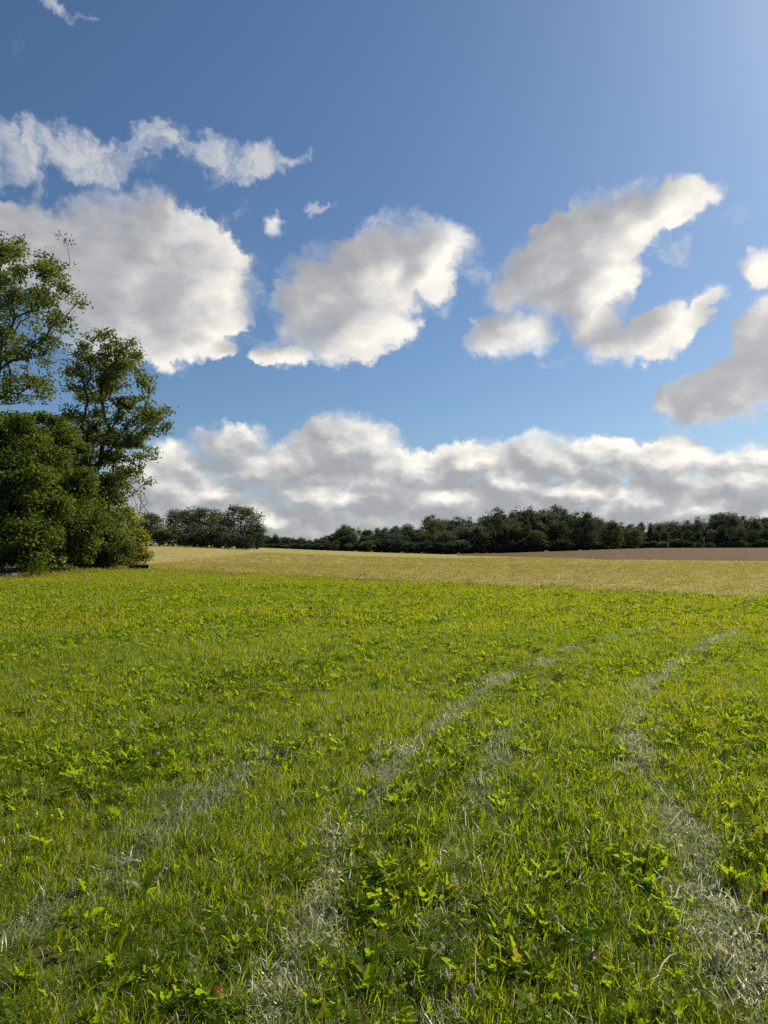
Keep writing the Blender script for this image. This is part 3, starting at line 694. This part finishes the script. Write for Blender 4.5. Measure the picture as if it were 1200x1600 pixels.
def rots(n, tilt=.12, rng=RNG, yaw=None):
    return np.stack([rng.normal(0, tilt, n), rng.normal(0, tilt, n), rng.uniform(0, 6.28, n) if yaw is None else yaw], 1)
def uni(s): return np.repeat(np.asarray(s)[:, None], 3, 1)

# near and middle grass
P = np.concatenate([wedge(190, 1.2, 4.5), wedge(140, 4.5, 8), wedge(105, 8, 14)])
dd = np.min([strip_dist(P, s)[0] / w for s, w in DEAD], 0); df = np.min([strip_dist(P, s)[0] / w for s, w in FLAT], 0)
keep = (RNG.uniform(size=len(P)) < np.clip((dd - .5) * 1.2 + .30 + .25 * (P[:, 1] > 6.5), 0, 1)) & (RNG.uniform(size=len(P)) < np.clip((df - .5) * 1.5 + .42, 0, 1))
P = P[keep]; hn = smooth_noise(P, 1.5, 5)
s = (.88 + .28 * hn) * RNG.uniform(.75, 1.25, len(P)); s = np.clip(s, .6, 1.7)
idx = np.where(RNG.uniform(size=len(P)) < np.clip(.16 + .35 * smooth_noise(P, .8, 6), .02, .6), RNG.integers(7, 10, len(P)), RNG.integers(0, 7, len(P)))
scatter('grass', finish(P), rots(len(P)), uni(s), idx, GR, 'short green meadow grass in the foreground', 'grass')
P = np.concatenate([wedge(52, 13.5, 26, 2), wedge(36, 26, 52, 3)]); P = P[meadow_only(P)]
dd = np.min([strip_dist(P, s)[0] / w for s, w in DEAD], 0)
P = P[RNG.uniform(size=len(P)) < np.clip((dd - .5) * 1.3 + .75, 0, 1)]
s = np.clip((.95 + .25 * smooth_noise(P, .7, 8)) * RNG.uniform(.7, 1.25, len(P)), .4, 1.6)
scatter('distant_grass', finish(P), rots(len(P)), uni(s), RNG.integers(0, 6, len(P)), GF, 'bright green grass of the farther meadow, up to the yellow field', 'grass')
# broad-leaved weeds
P = np.concatenate([wedge(190, 1.3, 6), wedge(125, 6, 14), wedge(56, 14, 30, 2)])
P = P[meadow_only(P)]
dfw = np.min([strip_dist(P, s)[0] / w for s, w in FLAT], 0)
wn = smooth_noise(P, 1.3, 9) + .5 * smooth_noise(P, 4.0, 10)
dd = np.min([strip_dist(P, s)[0] / w for s, w in DEAD], 0)
P = P[(RNG.uniform(size=len(P)) < np.clip(.50 + .55 * wn, .10, 1)) & (dd > .75) & ((dfw > .8) | (RNG.uniform(size=len(P)) < .35))]
s = RNG.uniform(.4, 1.0, len(P)) ** 1.0 * (1.22 + .28 * smooth_noise(P, 2.1, 31)) * np.where(P[:, 1] > 14, 1.05, np.where(P[:, 1] > 6.5, .78, .85))
idx = np.where(RNG.uniform(size=len(P)) < .62, RNG.integers(0, 7, len(P)), RNG.integers(7, 11, len(P)))
scatter('meadow_weeds', finish(P, .005), rots(len(P), .2), uni(s), idx, WD, 'small broad-leaved weeds and clover growing all through the meadow', 'weeds')
# strips of dead grass
def strip_points(lst, per, rng, spread=1.0):
    out, yaw = [], []
    for poly, w in lst:
        for a, b in zip(poly[:-1], poly[1:]):
            L = np.linalg.norm(b - a); n = int(L * per * (1.0 if a[1] < 5.5 else .55 if a[1] < 9 else .22)); d = (b - a) / L; nr = np.array([-d[1], d[0]])
            t = rng.uniform(0, L, n); q = a + t[:, None] * d + nr * (rng.normal(0, w * spread * .75, n) + .06 * np.sin(t * 3 + a[0] * 5))[:, None]
            out.append(q); yaw.append(math.atan2(d[1], d[0]) + rng.normal(0, .35, n))
    return np.concatenate(out), np.concatenate(yaw)
P, yaw = strip_points(DEAD, 130, RNG)
pk = RNG.uniform(size=len(P)) < np.clip(.46 + .95 * smooth_noise(P, 3.4, 14), .04, 1); P, yaw = P[pk], yaw[pk]
scatter('dead_grass', finish(P), rots(len(P), .25), uni(RNG.uniform(.6, 1.15, len(P))), RNG.integers(0, 5, len(P)), ST, 'pale dead grass in two long strips through the meadow', 'dry grass')
P, yaw = strip_points(FLAT, 38, RNG, .85)
P2, yaw2 = strip_points(DEAD, 14, RNG, 1.2); P = np.concatenate([P, P2]); yaw = np.concatenate([yaw, yaw2])
scatter('cut_grass', finish(P, .012), rots(len(P), .12, yaw=yaw), uni(RNG.uniform(.6, 1.1, len(P))), RNG.integers(0, 5, len(P)), LY, 'flattened cut grass combed along the wheel tracks', 'cut grass')
# stubble
P = np.concatenate([wedge(9, 18, 60, 3), wedge(3.2, 60, 105, 3)])
t = edge_t(P[:, 0], P[:, 1]); P = P[(t + RNG.normal(0, 1.5, len(P)) > 0) & ~on_plough(P) & (P[:, 0] > -17.5 + RNG.normal(size=len(P)) * .3)]
s = RNG.uniform(.5, 1.2, len(P)) * np.where(P[:, 1] > 60, 1.25, 1)
scatter('stubble', finish(P, .035), rots(len(P), .3), np.stack([s * 1.3, s * 1.3, s * .75], 1), RNG.integers(0, 5, len(P)), SB, 'short dry stalks of the mown yellow field', 'stubble')
# dry verge at the foot of the bushes
n = 2600; y = RNG.uniform(30, 55, n); P = np.stack([HEDGE_X + RNG.normal(-.35, .55, n), y], 1)
scatter('dry_verge', finish(P), rots(n, .2), uni(RNG.uniform(.8, 2.0, n)), RNG.integers(0, 5, n), SB, 'dry straw-coloured grass along the foot of the bushes', 'dry grass')

# ------------------------------------------------------------------ single plants and small things
def lathe_log(name, length, r, seed):
    g = np.random.default_rng(seed); nx, ns = 13, 14; V = []; fl = []; lt = []; mi = []
    for i in range(nx):
        t = i / (nx - 1)
        for k in range(ns):
            a = k * 2 * math.pi / ns; rr = r * (1 + .10 * math.sin(3 * a + 2 * t) + .05 * g.normal()) * (1 - .12 * t)
            V.append(((t - .5) * length, rr * math.cos(a) + .05 * math.sin(3 * t), rr * math.sin(a) + r * .82))
    for i in range(nx - 1):
        for k in range(ns):
            k2 = (k + 1) % ns; fl += [i * ns + k, (i + 1) * ns + k, (i + 1) * ns + k2, i * ns + k2]; lt.append(4); mi.append(0)
    body = mesh_from(name, np.array(V), fl, lt, [M['log']], mi, smooth=True)
    ends = []
    for i, sgn in ((0, -1), (nx - 1, 1)):
        ring = np.array(V[i * ns:(i + 1) * ns]); c = ring.mean(0); ring = c + (ring - c) * .93; ring[:, 0] += sgn * .012; c[0] += sgn * .02
        P_ = np.concatenate([ring, [c]]); f = []
        for k in range(ns): f += ([k, (k + 1) % ns, ns] if sgn > 0 else [(k + 1) % ns, k, ns])
        ends.append(mesh_from(name + '_end', P_, f, 3, M['log_end']))
    return body, ends
def log(px, py, length, r, yaw, label, seed):
    p = on_ground(px, py); e = empty('log', p, yaw); tag(e, label, 'log')
    b_, en = lathe_log('log', length, r, seed); link('bark', b_, e)
    for m_ in en: link('cut_end', m_, e)
log(217, 890, 1.30, .19, R(6), 'short dark weathered log lying at the foot of the yellow-green bush', 1)
def stone(px, py, sx, sy, sz, label, seed):
    g = np.random.default_rng(seed); p = on_ground(px, py); V = []; fl = []; nu, nv = 14, 8
    for i in range(nv + 1):
        ph = math.pi * i / nv
        for k in range(nu):
            a = 2 * math.pi * k / nu; rr = 1 + .12 * math.sin(2 * a + 1) + .08 * g.normal()
            V.append((sx * rr * math.sin(ph) ** .7 * math.cos(a), sy * rr * math.sin(ph) ** .7 * math.sin(a), sz * .45 + sz * .6 * math.cos(ph) * (1 + .1 * math.sin(3 * a))))
    for i in range(nv):
        for k in range(nu): fl += [i * nu + k, (i + 1) * nu + k, (i + 1) * nu + (k + 1) % nu, i * nu + (k + 1) % nu]
    o_ = link('stone', mesh_from('stone', np.array(V), fl, 4, M['stone'], smooth=False)); o_.location = p; o_.rotation_euler = (0, 0, .3); tag(o_, label, 'stone')
stone(17, 905, .42, .25, .26, 'flat grey stone in the shade below the dark bush at the left edge', 3)

# a thin bent stalk standing at the edge of the yellow field
def tube_path(name, pts, r0, r1, mat, sides=5):
    pos = np.array(pts, float); par = np.arange(-1, len(pos) - 1); n = len(pos); V = []; fl = []
    for i in range(n):
        d = pos[min(i + 1, n - 1)] - pos[max(i - 1, 0)]; d /= np.linalg.norm(d); ref = np.array([1., 0, 0]) if abs(d[2]) > .9 else np.array([0, 0, 1.])
        u = np.cross(d, ref); u /= np.linalg.norm(u); w = np.cross(d, u); r = r0 + (r1 - r0) * i / (n - 1)
        for k in range(sides): V.append(pos[i] + (u * math.cos(k * 2 * math.pi / sides) + w * math.sin(k * 2 * math.pi / sides)) * r)
    for i in range(n - 1):
        for k in range(sides): fl += [i * sides + k, i * sides + (k + 1) % sides, (i + 1) * sides + (k + 1) % sides, (i + 1) * sides + k]
    return mesh_from(name, np.array(V), fl, 4, mat, smooth=True)
e = empty('dry_stalk', on_ground(557, 911)); tag(e, 'thin dark bent stalk sticking up where the green meadow meets the yellow field', 'stalk')
link('stem', tube_path('stalk_stem', [(0, 0, -.05), (.02, 0, .12), (.08, 0, .24), (.17, 0, .33), (.30, .01, .38)], .016, .008, M['twig']), e)
link('seed_head', tube_path('stalk_head', [(.29, .01, .377), (.35, .01, .385), (.42, .01, .375)], .014, .020, M['dead_brown'], 6), e)

# larger broad-leaved weeds that stand out, each leaf its own piece
def weed_plant(px, py, n, L, W, label, seed, yel=.1, lobes=True):
    g = np.random.default_rng(seed); p = on_ground(px, py); e = empty('weed_plant', p, g.uniform(0, 6)); tag(e, label, 'weed', 'larger weeds in the meadow')
    for i in range(n):
        up = g.uniform(.75, 1.4); V, Fc = leaf_strip(g, L * g.uniform(.65, 1.2), W * g.uniform(.8, 1.2), lobes, (up, up - g.uniform(.2, .9)), g.normal(0, .4))
        m_ = M['weed_yellow'] if g.uniform() < yel else M['weed']
        o_ = link('leaf', mesh_from('weed_leaf', V, Fc, 4, m_, smooth=True), e)
        o_.rotation_euler = (0, 0, i * 2.4 + g.normal(0, .3)); o_.location = (g.normal(0, .012), g.normal(0, .012), .004)
    return e
weed_plant(602, 1372, 11, .15, .020, 'large clump of upright lobed leaves with yellow tips right of the central dead grass strip', 1, .3)
weed_plant(570, 1340, 7, .13, .017, 'yellow-tinged weed at the edge of the central dead grass strip', 2, .55)
weed_plant(226, 1402, 4, .13, .020, 'single broad upright weed leaf cluster below the left cut grass track', 3, .5, False)
weed_plant(800, 1322, 8, .13, .018, 'bright green lobed weed between the flattened track and the right strip', 4, .1)
weed_plant(1012, 1392, 9, .11, .016, 'low bright green weed just left of the right dead grass strip', 5, .05)
weed_plant(175, 1512, 8, .14, .020, 'broad-leaved weed near the bottom left corner', 6, .15)
weed_plant(812, 1528, 7, .14, .020, 'tall narrow-leaved weed near the bottom, right of the flattened track', 7, .15)
weed_plant(548, 1340, 6, .11, .015, 'small green weed inside the central dead grass strip', 8, .1)
weed_plant(440, 1170, 7, .13, .018, 'weed with orange-yellow leaves in the middle of the meadow', 9, .6)
weed_plant(1165, 1352, 8, .12, .018, 'bright lobed weed right of the right dead grass strip', 10, .05)
weed_plant(788, 1140, 9, .14, .022, 'dark clump of broad leaves at the far end of the flattened track', 11, .0)
weed_plant(70, 1330, 8, .12, .017, 'bright weed at the left edge above the cut grass track', 12, .1)

# fallen leaves
def fallen(px, py, L, W, mat, label, seed, tilt=(.2, .1), z=.05):
    g = np.random.default_rng(seed); p = on_ground(px, py, z)
    L, W = L * .72, W * .62
    V, Fc = leaf_strip(g, L, W, False, (.75, -.95), 1.0)
    V[:, 0] -= L * .45
    V[:, 2] += np.abs(V[:, 1]) * .9
    o_ = link('fallen_leaf', mesh_from('fallen_leaf', V, Fc, 4, M[mat], smooth=True)); o_.location = p
    o_.rotation_euler = (tilt[0], tilt[1], g.uniform(0, 6.28)); tag(o_, label, 'leaf', 'fallen leaves in the grass')
fallen(340, 1552, .055, .020, 'dead_red', 'curled reddish-brown fallen leaf near the bottom, left of the central dead strip', 1)
fallen(664, 1364, .085, .014, 'dead_pale', 'pale cream narrow fallen leaf beside the large upright weed clump', 2)
fallen(928, 1502, .085, .020, 'dead_brown', 'brown fallen leaf near the bottom, right of the flattened track', 3)
fallen(851, 1320, .055, .018, 'dead_brown', 'small brown fallen leaf between the flattened track and the right strip', 4)
fallen(305, 1299, .060, .020, 'dead_pale', 'beige fallen leaf at the end of the left cut grass track', 5)
fallen(1193, 1395, .060, .022, 'dead_orange', 'orange fallen leaf at the right edge of the meadow', 6)
fallen(505, 1586, .065, .020, 'dead_orange', 'yellow-orange fallen leaf at the bottom edge near the central dead strip', 7)
fallen(1128, 1490, .090, .026, 'dead_pale', 'large pale fallen leaf in the right dead grass strip', 8)
fallen(868, 1440, .060, .016, 'dead_pale', 'thin whitish fallen leaf in the grass left of the right strip', 9)
fallen(842, 1402, .050, .020, 'dead_brown', 'dark brown fallen leaf above the thin whitish leaf', 10)
fallen(515, 1152, .075, .026, 'dead_orange', 'orange fallen leaf in the middle of the meadow right of the orange-yellow weed', 11)
fallen(700, 1530, .080, .024, 'dead_pale', 'pale dead leaf lying on the flattened track near the bottom', 12)
fallen(735, 1552, .070, .022, 'dead_pale', 'whitish torn leaf lowest on the flattened track', 13)
fallen(690, 1395, .065, .020, 'dead_pale', 'pinkish pale leaf on the flattened track below the cream narrow leaf', 14)
